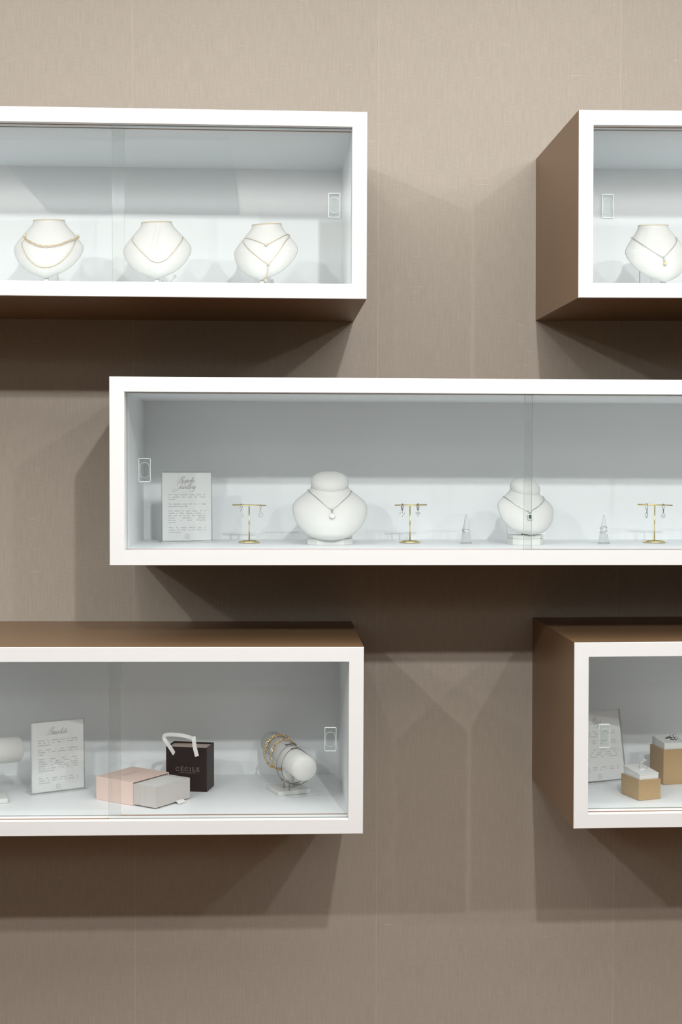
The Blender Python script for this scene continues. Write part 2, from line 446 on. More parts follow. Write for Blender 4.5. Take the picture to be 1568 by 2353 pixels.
def necklace_bust(label, K, npx, npy, o, s, yaw, roll, tilt=.1):
    """neck centre seen at (npx,npy), o metres behind the case front"""
    Y=YF+o; p=at(npx,npy,Y); zf=K.floor(p.x)+EPS
    e=thing('necklace_bust', label, 'necklace bust', (p.x,Y,zf), (0,0,math.radians(yaw)), 'white busts with gold piped necks')
    ztop=p.z-zf; px2m=(D+o)/D/1300*s
    R=Matrix.Translation((0,0,ztop))@Matrix.Rotation(-math.radians(roll),4,'Y')@Matrix.Translation((0,0,-ztop))
    rings=bust_rings(PLAIN, px2m, s, ztop, tilt)
    b=MB().loft(rings).tf(R)
    body=build('bust_form', b, M_leather, e, True)
    # piping round the neck edge
    pip=[v+Vector((0,0,-.0014)) for v in rings[0]]
    pip=[Vector((v.x*1.01, v.y*1.01, v.z)) for v in pip]
    build('neck_piping', MB().tube(pip, .00075, 6, True).tf(R), M_trim, e, True)
    zb=ztop-128*px2m
    build('post', MB().box(-.0042,.0042,-.036*s,-.028*s,.006,ztop-76*px2m,0,.0008).tf(R), M_leather, e, True)
    build('base', MB().box(-.032,.032,-.035,.03,0,.007,0,.0012), M_leather, e, True)
    return e, [body]
def capped_bust(label, K, npx, npy, o, s, yaw, roll, basepx, tilt=.30):
    Y=YF+o; p=at(npx,npy,Y); zf=K.floor(p.x)+EPS
    e=thing('necklace_bust', label, 'necklace bust', (p.x,Y,zf), (0,0,math.radians(yaw)), 'white busts with rounded caps')
    ztop=p.z-zf; px2m=(D+o)/D/1300*s
    R=Matrix.Translation((0,0,ztop))@Matrix.Rotation(-math.radians(roll),4,'Y')@Matrix.Translation((0,0,-ztop))
    rings=bust_rings(CAPPED, px2m, s, ztop, tilt)
    body=build('bust_form', MB().loft(rings).tf(R), M_leather, e, True)
    cap=[]
    for f,dz in ((.90,3),(.985,1.2),(1.02,-1.5),(1.045,-6),(1.045,-11),(1.01,-17),(.93,-22),(.78,-26.5),(.55,-30),(.28,-31.6),(.04,-32)):
        cap.append([Vector((v.x*f, v.y*f, ztop+(v.z-ztop)*f-dz*px2m)) for v in rings[0]])
    build('neck_cap', MB().loft(cap).tf(R), M_leather, e, True)
    w=basepx/2*(D+o)/D/1300; hb=22/basepx*2*w
    hb=22*(D+o)/D/1300
    c=w*.42; dd=.052*s; yo=-.012*s
    poly=[(-w,yo-dd/2+c),(-w+c,yo-dd/2),(w-c,yo-dd/2),(w,yo-dd/2+c),(w,yo+dd/2),(-w,yo+dd/2)]
    build('base', MB().prism(poly,0,hb*.62).prism([(x*.985,(y-yo)*.985+yo) for x,y in poly],hb*.62+.0004,hb), M_leather, e, True)
    build('post', MB().lathe([(.016*s,hb-.001),(.016*s,ztop-60*px2m)], 24, Matrix.Translation((0,-.022*s,0))@Matrix.Diagonal((1.1,.55,1,1))), M_leather, e, True)
    return e, [body]

def bvh_of(objs):
    vs=[]; fs=[]
    for o in objs:
        M=parent_matrix(o); b=len(vs)
        vs+=[M@v.co for v in o.data.vertices]; fs+=[[b+i for i in p.vertices] for p in o.data.polygons]
    return BVHTree.FromPolygons(vs, fs)
def drape(objs, pix, lift, n=None):
    """lay a photo path over the surface of the given meshes; returns points and normals"""
    t=bvh_of(objs); P=[]; Nn=[]
    if n: pix=crom(pix, n)
    for x,y in pix:
        d=ray(x,y); hit=t.ray_cast(EYE, d)
        if hit[0] is None:
            q=None
            for it in range(60):                        # just off the outline: nearest surface point to the sight line
                pt=EYE+d*(2.5+it*.008); nn=t.find_nearest(pt)
                if q is None or nn[3]<q[0]: q=(nn[3], pt, nn[1], nn[0])
            P.append(q[3]+(q[1]-q[3]).normalized()*max(lift,min(q[0],.003))); Nn.append((EYE-P[-1]).normalized())
        else:
            nr=hit[1] if hit[1].dot(d)<0 else -hit[1]
            P.append(hit[0]+nr*lift); Nn.append(nr)
    return P, Nn
def Z(pts, k, ox, oy): return [(x/k+ox, y/k+oy) for x,y in pts]

def resample(P, step):
    out=[P[0].copy()]; acc=0
    for a,b in zip(P,P[1:]):
        L=(b-a).length; d=step-acc
        while d<=L:
            out.append(a+(b-a)*(d/L)); d+=step
        acc=L-(d-step)
    return out
def fine_chain(P, r):
    """rope chain: a tube whose girth ripples link by link"""
    Q=resample(P, .0011)
    return MB().tube(Q, [r*(.92 if i%2 else .68) for i in range(len(Q))], 6)
def oval(c, t, nrm, L, w, r, n=16, mb=None):
    """one stadium link, long way along t, lying in the plane of t and side"""
    t=t.normalized(); sd=nrm.cross(t).normalized(); pts=[]
    for i in range(n):
        a=2*math.pi*i/n
        pts.append(c+t*((L/2-w/2)*(1 if math.cos(a)>0 else -1)+w/2*math.cos(a))+sd*(w/2*math.sin(a)))
    return (mb or MB()).tube(pts, r, 5, True)
def link_chain(P, Nn, L, w, r, gap=.78):
    """alternating flat and edge-on links"""
    t=[0]
    for a,b in zip(P,P[1:]): t.append(t[-1]+(b-a).length)
    mb=MB(); s=L*.5; k=0
    while s<t[-1]-L*.3:
        i=max(j for j in range(len(t)-1) if t[j]<=s); u=(s-t[i])/max(t[i+1]-t[i],1e-9)
        c=P[i].lerp(P[i+1],u); tan=(P[i+1]-P[i]).normalized(); nr=Nn[i]
        nr=(nr-tan*nr.dot(tan)).normalized()
        if k%2: oval(c, tan, tan.cross(nr)*.9+nr*.45, L, w*.8, r, 16, mb)
        else: oval(c, tan, nr, L, w, r, 16, mb)
        s+=L*gap; k+=1
    return mb
def down_chain(a, b, r, sag=0):
    n=12
    return [a.lerp(b,i/n)+Vector((0,0,-sag*math.sin(math.pi*i/n))) for i in range(n+1)]
def clasp(mb, c, r, nrm=Vector((0,-1,0))):
    q=nrm.to_track_quat('Z','Y').to_matrix()
    return mb.tube([c+q@Vector((r*math.cos(t),r*math.sin(t),0)) for t in [2*math.pi*i/18 for i in range(18)]], r*.24, 6, True)

BACKY=YF+.2
b1,f1=necklace_bust('white necklace bust wearing a gold link chain and a longer plain gold chain', UL, 113, 505.5, .19, 1.0, -3, .6)
b2,f2=necklace_bust('white necklace bust wearing one gold chain with a row of tiny beads', UL, 360, 510, .19, .985, -2, 2.2)
b3,f3=necklace_bust('white necklace bust turned aside, wearing two gold chains with round stones', UL, 613, 515, .19, .97, -18, 1.2)
b4,f4=necklace_bust('white necklace bust wearing a silver chain with a yellow stone, cut by the photo edge', UR, 1501.5, 517, .19, 1.0, 13, 2.5)
b5,f5=capped_bust('larger white capped bust with round diamond pendant, between two gold earring stands', MD, 758, 1118, .20, 1.0, 0, 0, 103)
b6,f6=capped_bust('smaller white capped bust with green stone pendant, behind the glass door joint', MD, 1206.5, 1128, .20, .82, 14, -4, 77)

def necklace(label, surf, pix, r, m, group=None):
    P,Nn=drape(surf, pix, r+.0005, 70)
    mid=P[len(P)//2]
    e=thing('necklace', label, 'necklace', mid, group=group)
    return e,P,Nn
# bust 1
e,P,Nn=necklace('short gold necklace of long oval links, on the first bust', f1,
  Z([(285,425),(245,480),(265,530),(340,580),(425,620),(510,650),(600,668),(710,668),(830,655),(950,630),(1060,590),(1160,553),(1240,530),(1295,480),(1270,450)],8.711,30,490), .0024, M_rose)
build('chain', link_chain(P,Nn,.0078,.0034,.00055), M_rose, e)
e,P,Nn=necklace('long plain gold snake chain hanging in a deep curve below a link chain', f1,
  Z([(230,510),(185,590),(190,670),(230,770),(300,890),(380,980),(480,1045),(560,1070),(640,1080),(740,1070),(850,1030),(950,970),(1050,880),(1130,780),(1200,660),(1250,545)],8.711,30,490), .0008, M_rose)
build('chain', fine_chain(P,.00082), M_rose, e)
a=at(132.7,630,BACKY+.012); b=at(133.9,655,BACKY+.012)
build('extension_chain', fine_chain(down_chain(a,b,0),.0008), M_rose, e)
# bust 2
e,P,Nn=necklace('gold necklace with a curved row of tiny white beads', f2,
  Z([(240,440),(220,480),(230,530),(290,610),(390,720),(490,820),(575,895),(640,925),(725,942),(800,922),(890,880),(980,790),(1080,670),(1160,560),(1210,480),(1205,425)],8.711,280,495), .0007, M_rose)
build('chain', fine_chain(P,.0007), M_rose, e)
BP,BN=drape(f2, Z([(590,897),(640,918),(690,932),(735,938),(790,922),(840,900),(885,878)],8.711,280,495), .0018, 11)
for p,nr in zip(BP,BN):
    build('bead', MB().ball(p,.0013,8), M_pearl, e)
a=at(372,643,BACKY+.01); pts=[at(x,y,BACKY+.012) for x,y in crom(Z([(803,1300),(850,1345),(910,1357),(980,1325),(1050,1250)],8.711,280,495),16)]
build('extension_chain', fine_chain(pts,.0006), M_rose, e)
build('clasp', clasp(MB(), at(402.3,635.5,BACKY+.012), .0022), M_gold, e)
# bust 3
def bezel(e, c, nr, r, metal, gem=M_gem):
    q=nr.to_track_quat('Z','Y').to_matrix().to_4x4(); M=Matrix.Translation(c)@q
    p=build('pendant', MB().lathe([(r*.55,-r*.25),(r*.95,-r*.1),(r*1.05,r*.45),(r*.9,r*.5),(r*.8,r*.2)],18,M), metal, e)
    build('stone', MB().gem(c+nr*r*.45, r*.78, nr), gem, p)
    return p
e,P,Nn=necklace('short gold chain with one round stone high on the turned bust', f3,
  Z([(310,535),(430,553),(600,610),(730,660),(800,655),(900,605),(1050,525),(1160,470),(1250,455)],9.2235,530,490), .0007, M_rose)
build('chain', fine_chain(P,.0007), M_rose, e)
p,nr=drape(f3, Z([(762,682)],9.2235,530,490), .0028); bezel(e,p[0],nr[0],.0028,M_rose)
e,P,Nn=necklace('long gold lariat chain with two round stones, one at the drop end', f3,
  Z([(285,570),(278,610),(310,670),(400,775),(550,905),(680,1005),(765,1060),(800,1070),(840,1040),(930,930),(1050,765),(1150,615),(1220,530),(1248,460)],9.2235,530,490), .0007, M_rose)
build('chain', fine_chain(P,.0007), M_rose, e)
P2,N2=drape(f3, Z([(800,1085),(780,1230),(750,1390)],9.2235,530,490), .0022, 12)
build('drop_chain', fine_chain(P2,.0006), M_rose, e)
for x,y in ((800,1075),(746,1405)):
    p,nr=drape(f3, Z([(x,y)],9.2235,530,490), .0028); bezel(e,p[0],nr[0],.0029,M_rose)
a=at(627.5,642,BACKY+.012); b=at(630.8,654,BACKY+.012)
build('extension_chain', fine_chain(down_chain(a,b,0),.0008), M_rose, e)
build('clasp', clasp(MB(), at(625.5,646,BACKY+.012), .002), M_rose, e)
# bust 4
e,P,Nn=necklace('thin silver chain with a yellow drop pendant, in the top right case', f4,
  Z([(295,465),(400,530),(550,630),(750,755),(950,880),(1090,970),(1140,950),(1250,835),(1350,720),(1415,620),(1430,550),(1400,480)],10.594,1420,500), .0008, M_silver)
build('chain', fine_chain(P,.0008), M_silver, e)
p,nr=drape(f4, Z([(1110,975),(1127,1045),(1140,1130)],10.594,1420,500), .0030)
mb=MB().lathe([(.0006,-.0028),(.0016,0),(.0018,.0012),(.0008,.002)],12,Matrix.Translation(p[0]))
mb=oval(p[1],Vector((0,0,1)),nr[1],.0062,.0036,.0005,16,mb)
pe=build('pendant', mb, M_silver, e)
pr=build('setting', clasp(MB(), p[2]+nr[2]*.0008, .0029, nr[2]), M_silver, pe)
build('yellow_stone', MB().gem(p[2]+nr[2]*.0012,.0027,nr[2],8), M_yellow, pe)
a=at(1471,620,BACKY+.01); b=at(1471,652,BACKY+.01)
build('extension_chain', fine_chain(down_chain(a,b,0),.0008), M_dark, e)
a=at(1497.4,638,BACKY+.01); b=at(1497.6,652,BACKY+.01)
build('extension_chain', fine_chain(down_chain(a,b,0),.0006), M_gold, e)
# bust 5
e,P,Nn=necklace('silver necklace with a round clear stone pendant, on the larger capped bust', f5,
  Z([(255,325),(300,370),(370,430),(440,490),(480,510),(520,490),(590,430),(640,380),(660,345)],3.92,640,1040), .0007, M_silver)
build('chain', fine_chain(P,.0007), M_silver, e)
p,nr=drape(f5, Z([(483,517),(484,548),(483,577)],3.92,640,1040), .0034)
mb=MB().lathe([(.0007,-.0035),(.0018,-.001),(.0017,.0018),(.0008,.0026)],12,Matrix.Translation(p[0]))
mb.tube([p[0]+Vector((0,0,-.003)),p[1],p[2]+Vector((0,0,.003))],.0008,6)
pe=build('pendant', mb, M_silver, e)
build('setting', clasp(MB(), p[2]+nr[2]*.0008, .0040, nr[2]), M_silver, pe)
build('round_stone', MB().gem(p[2]+nr[2]*.0015,.0040,nr[2],8), M_gem, pe)
# bust 6
e,P,Nn=necklace('silver necklace with a rectangular green stone in a sparkling halo', f6,
  Z([(660,522),(720,565),(810,622),(900,675),(975,710),(1040,675),(1100,635),(1145,580),(1150,550),(1135,530)],5.227,1030,1040), .0007, M_silver)
build('chain', fine_chain(P,.0007), M_silver, e)
p,nr=drape(f6, Z([(980,722),(980,776)],5.227,1030,1040), .0028)
mb=MB().lathe([(.0007,-.003),(.0018,-.001),(.0017,.0016),(.0008,.0022)],12,Matrix.Translation(p[0]))
pe=build('pendant', mb, M_silver, e)
q=nr[1].to_track_quat('Z','Y').to_matrix().to_4x4(); M=Matrix.Translation(p[1])@q
halo=MB(); hw,hh=.0040,.0047
for i in range(20):
    t=i/20*4; k=int(t); u=t-k
    x,y=[(-hw+2*hw*u,-hh),(hw,-hh+2*hh*u),(hw-2*hw*u,hh),(-hw,hh-2*hh*u)][k]
    halo.gem(M@Vector((x,y,.0006)), .0011, nr[1], 6)
build('halo', halo, M_gem, pe)
build('green_stone', MB().prism([(-.003,-.0024),(-.0018,-.0038),(.0018,-.0038),(.003,-.0024),(.003,.0024),(.0018,.0038),(-.0018,.0038),(-.003,.0024)],-.001,.0012).prism([(-.002,-.0028),(.002,-.0028),(.002,.0028),(-.002,.0028)],.0012,.0018).tf(M), M_green, pe)
a=at(1163,1207,BACKY+.032); b=at(1167,1228,BACKY+.032)
build('extension_chain', fine_chain(down_chain(a,b,0),.0005), M_silver, e)

# ------------------------------------------------------------------ lettering
GL={
'e':(.70,[[(0,.3),(.35,.55),(.5,.85),(.32,1),(.12,.75),(.1,.3),(.3,0),(.6,.12),(.78,.32)]]),
's':(.66,[[(0,.1),(.35,.8),(.42,1.05),(.52,.7),(.5,.25),(.3,0),(.1,.1)],[(.3,0),(.5,.05),(.7,.25)]]),
'p':(.95,[[(0,.2),(.25,.8),(.3,1.1),(.27,.3),(.2,-1)],[(.27,.2),(.45,.85),(.7,.95),(.78,.5),(.55,.02),(.33,.12)],[(.55,.02),(.8,.1),(1,.3)]]),
'o':(.82,[[(.4,1),(.12,.75),(.1,.25),(.35,0),(.62,.3),(.6,.8),(.4,1),(.55,.85),(.88,.85)]]),
'k':(.82,[[(0,.2),(.35,1.2),(.5,2),(.32,1.8),(.17,.8),(.1,0)],[(.14,.4),(.4,.95),(.56,.9),(.5,.6),(.22,.5)],[(.22,.5),(.5,.05),(.85,.25)]]),
'w':(1.12,[[(0,.3),(.2,.95),(.2,.3),(.32,0),(.52,.25),(.62,.95),(.62,.3),(.76,0),(.98,.35),(1.0,.9),(1.2,.82)]]),
'l':(.52,[[(0,.2),(.35,1.2),(.5,2),(.32,1.8),(.17,.8),(.2,.1),(.35,0),(.58,.25)]]),
'r':(.72,[[(0,.2),(.2,.95),(.28,1.12),(.33,.85),(.56,.9),(.5,.3),(.6,0),(.78,.25)]]),
'y':(.84,[[(0,.3),(.2,.95),(.19,.3),(.3,0),(.5,.25),(.65,.95),(.6,0),(.45,-.75),(.05,-1.1),(-.6,-.95),(-.8,-.7)]]),
'a':(.84,[[(.6,.85),(.35,1),(.1,.6),(.12,.1),(.3,0),(.55,.4),(.65,.95),(.6,.3),(.7,0),(.9,.25)]]),
'c':(.66,[[(.55,.8),(.4,1),(.12,.7),(.1,.25),(.3,0),(.6,.15),(.74,.3)]]),
't':(.56,[[(0,.2),(.3,1.1),(.42,1.8),(.27,.6),(.26,.1),(.4,0),(.62,.25)],[(.08,1.1),(.35,1.12),(.62,1.2)]]),
'i':(.47,[[(0,.2),(.2,.95),(.19,.3),(.29,0),(.52,.25)],[(.3,1.42),(.32,1.3),(.31,1.25)]]),
'n':(.84,[[(0,.2),(.12,.9),(.2,.9),(.17,0)],[(.18,.2),(.4,.95),(.58,.9),(.56,.25),(.66,0),(.88,.25)]]),
'g':(.82,[[(.6,.85),(.35,1),(.1,.6),(.12,.1),(.3,0),(.55,.4),(.65,.95),(.6,0),(.45,-.75),(.05,-1.1),(-.5,-.8)]]),
'B':(1.45,[[(.95,2.3),(.75,1.6),(.55,.6),(.2,.02),(-.5,.0),(-.6,.25)],[(-.25,.3),(-.35,1.1),(0,1.9),(.6,2.4),(1.2,2.5),(1.5,2.1),(1.25,1.5),(.75,1.25)],[(.75,1.25),(1.3,1.15),(1.45,.6),(1.05,.02),(.5,.12)]]),
'J':(1.15,[[(1.3,2.4),(1.05,1.4),(.8,.3),(.3,-.7),(-.6,-.95),(-1.3,-.7),(-1.1,-.2),(0,.25),(.7,.5)],[(-.35,1.0),(-.5,1.7),(0,2.25),(.9,2.3),(1.7,2.5)]]),
'R':(1.45,[[(.95,2.3),(.75,1.6),(.55,.6),(.2,.02),(-.5,.0),(-.6,.25)],[(-.25,.3),(-.35,1.1),(0,1.9),(.6,2.4),(1.2,2.5),(1.5,2.1),(1.25,1.5),(.75,1.25)],[(.75,1.25),(1.05,.8),(1.15,.2),(1.5,.05)]]),
}
def stroke(mb, pts, thin, thick, mi=0, vert=False):
    """flat pen stroke in the x,z plane; downstrokes swell"""
    L=[];Rr=[]
    for i,(x,y) in enumerate(pts):
        a=pts[max(i-1,0)]; b=pts[min(i+1,len(pts)-1)]
        dx,dy=b[0]-a[0],b[1]-a[1]; l=math.hypot(dx,dy) or 1
        k=abs(dy)/l if vert else max(0,-dy/l)*.9+.1*abs(dy)/l
        w=(thin+(thick-thin)*k**1.3)/2
        nx,ny=-dy/l*w,dx/l*w
        L.append((x+nx,0,y+ny)); Rr.append((x-nx,0,y-ny))
    n=len(pts)
    mb.add(L+Rr, [(i,i+1,n+i+1,n+i) for i in range(n-1)], mi)
def script(mb, word, cx, z, s, slant=.80, mi=0):
    tot=sum(GL[c][0] for c in word); x=-tot/2
    for c in word:
        adv,st=GL[c]
        for p in st:
            q=crom(p, 6*len(p)) if len(p)>2 else p
            q=[(cx+(x+px+slant*py*.62-.35)*s*1.02, z+py*s) for px,py in q]
            stroke(mb, q, s*.05, s*.15, mi)
        x+=adv
def arc(cx,cy,rx,ry,a0,a1,n=22):
    return [(cx+rx*math.cos(math.radians(a0+(a1-a0)*i/n)), cy+ry*math.sin(math.radians(a0+(a1-a0)*i/n))) for i in range(n+1)]
SERIF={'C':(.95,[arc(.48,.5,.42,.5,48,312),[(.78,.68),(.80,.95)],[(.79,.05),(.80,.28)]]),
 'E':(.80,[[(.15,0),(.15,1)],[(0,1),(.64,1)],[(0,0),(.68,0)],[(.15,.52),(.5,.52)],[(.64,1),(.64,.8)],[(.68,0),(.70,.24)],[(.5,.64),(.5,.40)]]),
 'I':(.42,[[(.2,0),(.2,1)],[(.05,0),(.35,0)],[(.05,1),(.35,1)]]),
 'L':(.76,[[(.15,0),(.15,1)],[(0,1),(.32,1)],[(0,0),(.64,0)],[(.64,0),(.67,.26)]])}
SERIF['É']=(.80, SERIF['E'][1]+[[(.34,1.12),(.5,1.32)]])
def serif(mb, word, s, track=.28, mi=0):
    x=0
    for c in word:
        adv,st=SERIF[c]
        for p in st: stroke(mb, [((x+a)*s,b*s) for a,b in p], s*.065, s*.15, mi, True)
        x+=adv+track
    return (x-track)*s
TEXTQ=[]      # (mesh builder, word, x, z, size) measured together, once
def words_to(mb, rows, x0, x1, ztop, pitch, size, slant_rows=()):
    z=ztop
    for i,(txt,just) in enumerate(rows):
        if txt: TEXTQ.append((mb, txt.split(' '), x0, x1, z, size, just, i in slant_rows))
        z-=pitch
    return z
def flush_text():
    cache={}
    for mb,ws,*_ in TEXTQ:
        for w in ws:
            if w not in cache:
                cu=bpy.data.curves.new('t','FONT'); cu.body=w; cu.size=1.0; cu.resolution_u=2
                cache[w]=bpy.data.objects.new('t',cu); C.objects.link(cache[w])
    dg=bpy.context.evaluated_depsgraph_get(); dg.update()
    shapes={}
    for w,o in cache.items():
        me=o.evaluated_get(dg).to_mesh()
        vs=[(v.co.x,v.co.y) for v in me.vertices]; fs=[list(p.vertices) for p in me.polygons]
        shapes[w]=(vs,fs,max([v[0] for v in vs] or [0]))
        o.evaluated_get(dg).to_mesh_clear()
    for o in cache.values():
        cu=o.data; bpy.data.objects.remove(o); bpy.data.curves.remove(cu)
    for mb,ws,x0,x1,z,size,just,sl in TEXTQ:
        wid=[shapes[w][2]*size for w in ws]; tot=sum(wid)
        sp=(x1-x0-tot)/max(len(ws)-1,1) if just else size*.30
        f=1.0
        if just and sp<size*.22:
            f=(x1-x0-size*.22*(len(ws)-1))/tot; sp=size*.22
        x=x0
        for w,wd in zip(ws,wid):
            vs,fs,_=shapes[w]
            mb.add([(x+a*size*f+(.25*b*size if sl else 0), 0, z+b*size) for a,b in vs], fs)
            x+=wd*f+sp
    TEXTQ.clear()

# ------------------------------------------------------------------ acrylic signs
NOTE=[('Note: The designs displayed here are',1),('samples. All pieces can be tailored to',1),('your preference.',0)]
def sign(label, BL, BR, h, lean, titles, rows, t_z, body_z, pitch, ts, dx=0):
    """BL, BR: the front bottom corners on the shelf"""
    w=(BR-BL).length; mid=(BL+BR)/2; yaw=math.atan2(BR.y-BL.y, BR.x-BL.x)
    e=thing('sign_holder', label, 'sign', mid+Vector((0,0,EPS)), (0,0,yaw), 'acrylic signs')
    R=Matrix.Translation((0,.004,.0035))@Matrix.Rotation(-lean,4,'X')
    build('acrylic_base', MB().box(-w/2-.001,w/2+.001,0,.035,0,.0022,[1,1,1,1,0,0]), [M_acryl,M_sedge], e, True)
    build('acrylic_sheet', MB().box(-w/2,w/2,-.0022,0,-.001,h,[1,1,0,0,1,1]).box(-w/2,w/2,.001,.0028,-.001,h,[1,1,0,0,1,1]).tf(R), [M_acryl,M_sedge], e, True)
    pc=build('paper_card', MB().box(-w/2+.0015,w/2-.0015,.0003,.0007,.0005,h-.003).tf(R), M_paper, e, True)
    yl=.0001
    mb=MB()
    for k,(t,zz) in enumerate(zip(titles,t_z)): script(mb, t, dx, h*zz, ts)
    build('title_lettering', mb.tf(R@Matrix.Translation((0,yl,0))), M_ink2, pc, True)
    mb=MB(); words_to(mb, rows, -w*.365, w*.375, h*body_z, pitch, pitch*.80, ())
    mb2=MB(); words_to(mb2, NOTE, -w*.36, w*.38, h*.185, pitch, pitch*.80, (0,1,2))
    flush_text()
    mb.v+= []; b0=len(mb.v); mb.v+=mb2.v; mb.f+=[[b0+i for i in f] for f in mb2.f]; mb.m+=mb2.m; mb.s+=mb2.s
    build('body_lettering', mb.tf(R@Matrix.Translation((0,yl,0))), M_ink, pc, True)
    lg=MB(); r=.0021; cz=h*.062
    for sx in (-1,1):
        for sz in (-1,1):
            a0=math.degrees(math.atan2(sz,sx))
            stroke(lg, [(x+.0005,z+cz) for x,z in arc(sx*r*1.05,sz*r*1.05,r,r,a0-140,a0+140)], .0004,.0005)
    stroke(lg, [(x+.0005,z+cz) for x,z in arc(0,0,r*.55,r*.55,0,360)], .0003,.0004)
    build('emblem', lg.tf(R@Matrix.Translation((0,yl,0))), M_ink, pc, True)
    return e
mid=on_floor(431,1247.5,MD); ang=math.radians(14); hw=.0985/2
sign('clear sign with a card headed bespoke jewellery, beside the middle case end',
     mid-Vector((math.cos(ang),math.sin(ang),0))*hw, mid+Vector((math.cos(ang),math.sin(ang),0))*hw, .1345, 0.02,
     ['Bespoke','Jewellery'],
     [('Our custom jewellery service allows you',1),('to transform your ideas into timeless',1),('creations.',0),('',0),
      ('We collaborate closely with you to design',1),('a piece that fits your style.',0),('',0),
      ('From modern to classic designs, all are',1),('available in silver, platinum, palladium, or',1),('gold, and can be set with moissanites,',1),('precious gemstones, lab-grown',1),('diamonds, or natural GIA-certified',1),('diamonds.',0)],
     (.835,.745), .655, .00447, .0051)
sign('clear sign with a card headed bracelets, standing beside the pink gift box',
     on_floor(73.5,1829.5,LL), on_floor(196.5,1815,LL), .1365, 0.02,
     ['Bracelets'],
     [('Bracelets are versatile pieces of jewellery',1),('that can be worn daily or reserved for',1),('special occasions.',0),('',0),
      ('Each design is fully customizable',1),('according to your preference, style, and',1),('budget.',0),('',0),
      ('Options include silver, platinum,',1),('palladium, or gold, combined with',1),('moissanites, gemstones, lab-grown',1),('diamonds, or GIA-certified natural',1),('diamonds to create a piece that is both',1),('personal and timeless.',0)],
     (.80,), .715, .00445, .0056)
sign('clear sign leaning back with a card headed rings, partly behind the case frame',
     on_floor(1322,1806,LR), on_floor(1442,1793.5,LR), .1375, 0.20,
     ['Rings'],
     [('Rings are more than just jewellery they',1),('are a personal symbol of commitment,',1),('achievement, or self-expression.',0),('',0),
      ('We provide fully customizable designs',1),('according to your preference, concept,',1),('and budget.',0),('',0),
      ('Available in silver, platinum, palladium,',1),('and gold, with options ranging from',1),('moissanites and precious gemstones to',1),('lab-grown diamonds and GIA-certified',1),('natural diamonds.',0)],
     (.80,), .69, .00447, .0056, .004)

# ------------------------------------------------------------------ earring stands and earrings
def earring_stand(label, px_post, py_base, px0, py0, px1, py1, base_w):
    p=on_floor(px_post, py_base, MD); o=p.y-YF; k=(D+o)/D/1300
    e=thing('earring_stand', label, 'earring stand', p+Vector((0,0,EPS)), group='gold earring stands')
    r=base_w/2*k
    build('base', MB().lathe([(r*.82,0),(r,0.0004),(r+.0003,.0022),(r-.001,.0038),(r*.86,.0036),(r*.82,.0016),(.0005,.0014)],48), M_brass, e, True)
    L=at(px0,py0,p.y); Rr=at(px1,py1,p.y)
    top=(L.z+Rr.z)/2-p.z
    build('post', MB().tube([(0,0,.0012),(0,0,top-.0008)],.00135,12), M_brass, e, True)
    build('crossbar', MB().tube([L,Rr],.00150,12), M_brass, e)
    return e,p,L,Rr
st=[earring_stand('gold T-shaped earring stand next to the bespoke jewellery sign',573,1247.3,534.5,1160.5,612,1161.5,49),
    earring_stand('gold T-shaped earring stand standing between the two capped busts',942.5,1247.2,907.5,1161,981,1160.3,48),
    earring_stand('gold T-shaped earring stand at the photo edge, after the second ring cone',1504.5,1247,1466,1159.5,1546,1161.3,52)]
def earring(kind, label, px, stn, yaw=0):
    e_,p,L,Rr=st[stn]; u=0
    c=at(px,1160,p.y); t=(c.x-L.x)/(Rr.x-L.x); bar=L.lerp(Rr,t)
    e=thing('earring', label, 'earring', bar, (0,0,math.radians(yaw)), 'earrings on the gold stands')
    m=M_dark if kind!='flower' else M_silver
    fr=Vector((0,-1,0))
    def ringpts(w,zt,zb,n=20):
        cz=(zt+zb)/2; hz=(zt-zb)/2
        return [(0,w*math.cos(2*math.pi*i/n),cz+hz*math.sin(2*math.pi*i/n)) for i in range(n)]
    if kind=='flower':
        build('hoop', MB().tube(ringpts(.0032,.0026,-.0092),.0006,6,True), m, e, True)
        build('link', clasp(MB(), Vector((0,0,-.0120)), .0018), m, e, True)
        z=-.0185
        build('center_stone', MB().gem(Vector((0,-.001,z)),.0020,fr), M_gem, e, True)
        for i in range(6):
            a=math.pi/6+i*math.pi/3
            build('petal_stone', MB().gem(Vector((.0042*math.cos(a),0,z+.0042*math.sin(a))),.0019,fr,6), M_gem, e, True)
    elif kind=='hoop':
        build('hoop', MB().tube(ringpts(.0040,.0026,-.0100),.0008,8,True), m, e, True)
        build('link', MB().tube([(0,-.0005,-.0102),(0,-.001,-.0138)],.0007,6), M_silver, e, True)
        z=-.0165
        build('setting', MB().ball(Vector((0,.001,z+.0010)),.0016,8).ball(Vector((-.0042,0,z+.001)),.0010,6).ball(Vector((.0042,0,z+.001)),.0010,6).ball(Vector((0,0,z-.0055)),.0009,6), m, e, True)
        build('heart_stone', MB().gem(Vector((-.0017,-.001,z)),.0023,fr,7).gem(Vector((.0017,-.001,z)),.0023,fr,7).gem(Vector((0,-.0012,z-.0022)),.0024,fr,7), M_gem, e, True)
    else:
        build('ear_wire', MB().tube(ringpts(.0030,.0026,-.0084),.00045,6,True), m, e, True)
        build('link', MB().tube([(0,-.001,-.0083),(0,-.001,-.0155)],[.0009,.0009],8).ball(Vector((0,-.001,-.0085)),.0012,8), m, e, True)
        z=-.0205
        build('round_stone', MB().gem(Vector((0,-.001,z)),.0036,fr,10), M_gem, e, True)
        halo=MB()
        for i in range(14):
            a=2*math.pi*i/14
            halo.gem(Vector((.0047*math.cos(a),-.0003,z+.0047*math.sin(a))),.0011,fr,6)
        build('halo', halo, M_gem if kind=='halo' else M_silver, e, True)
    return e
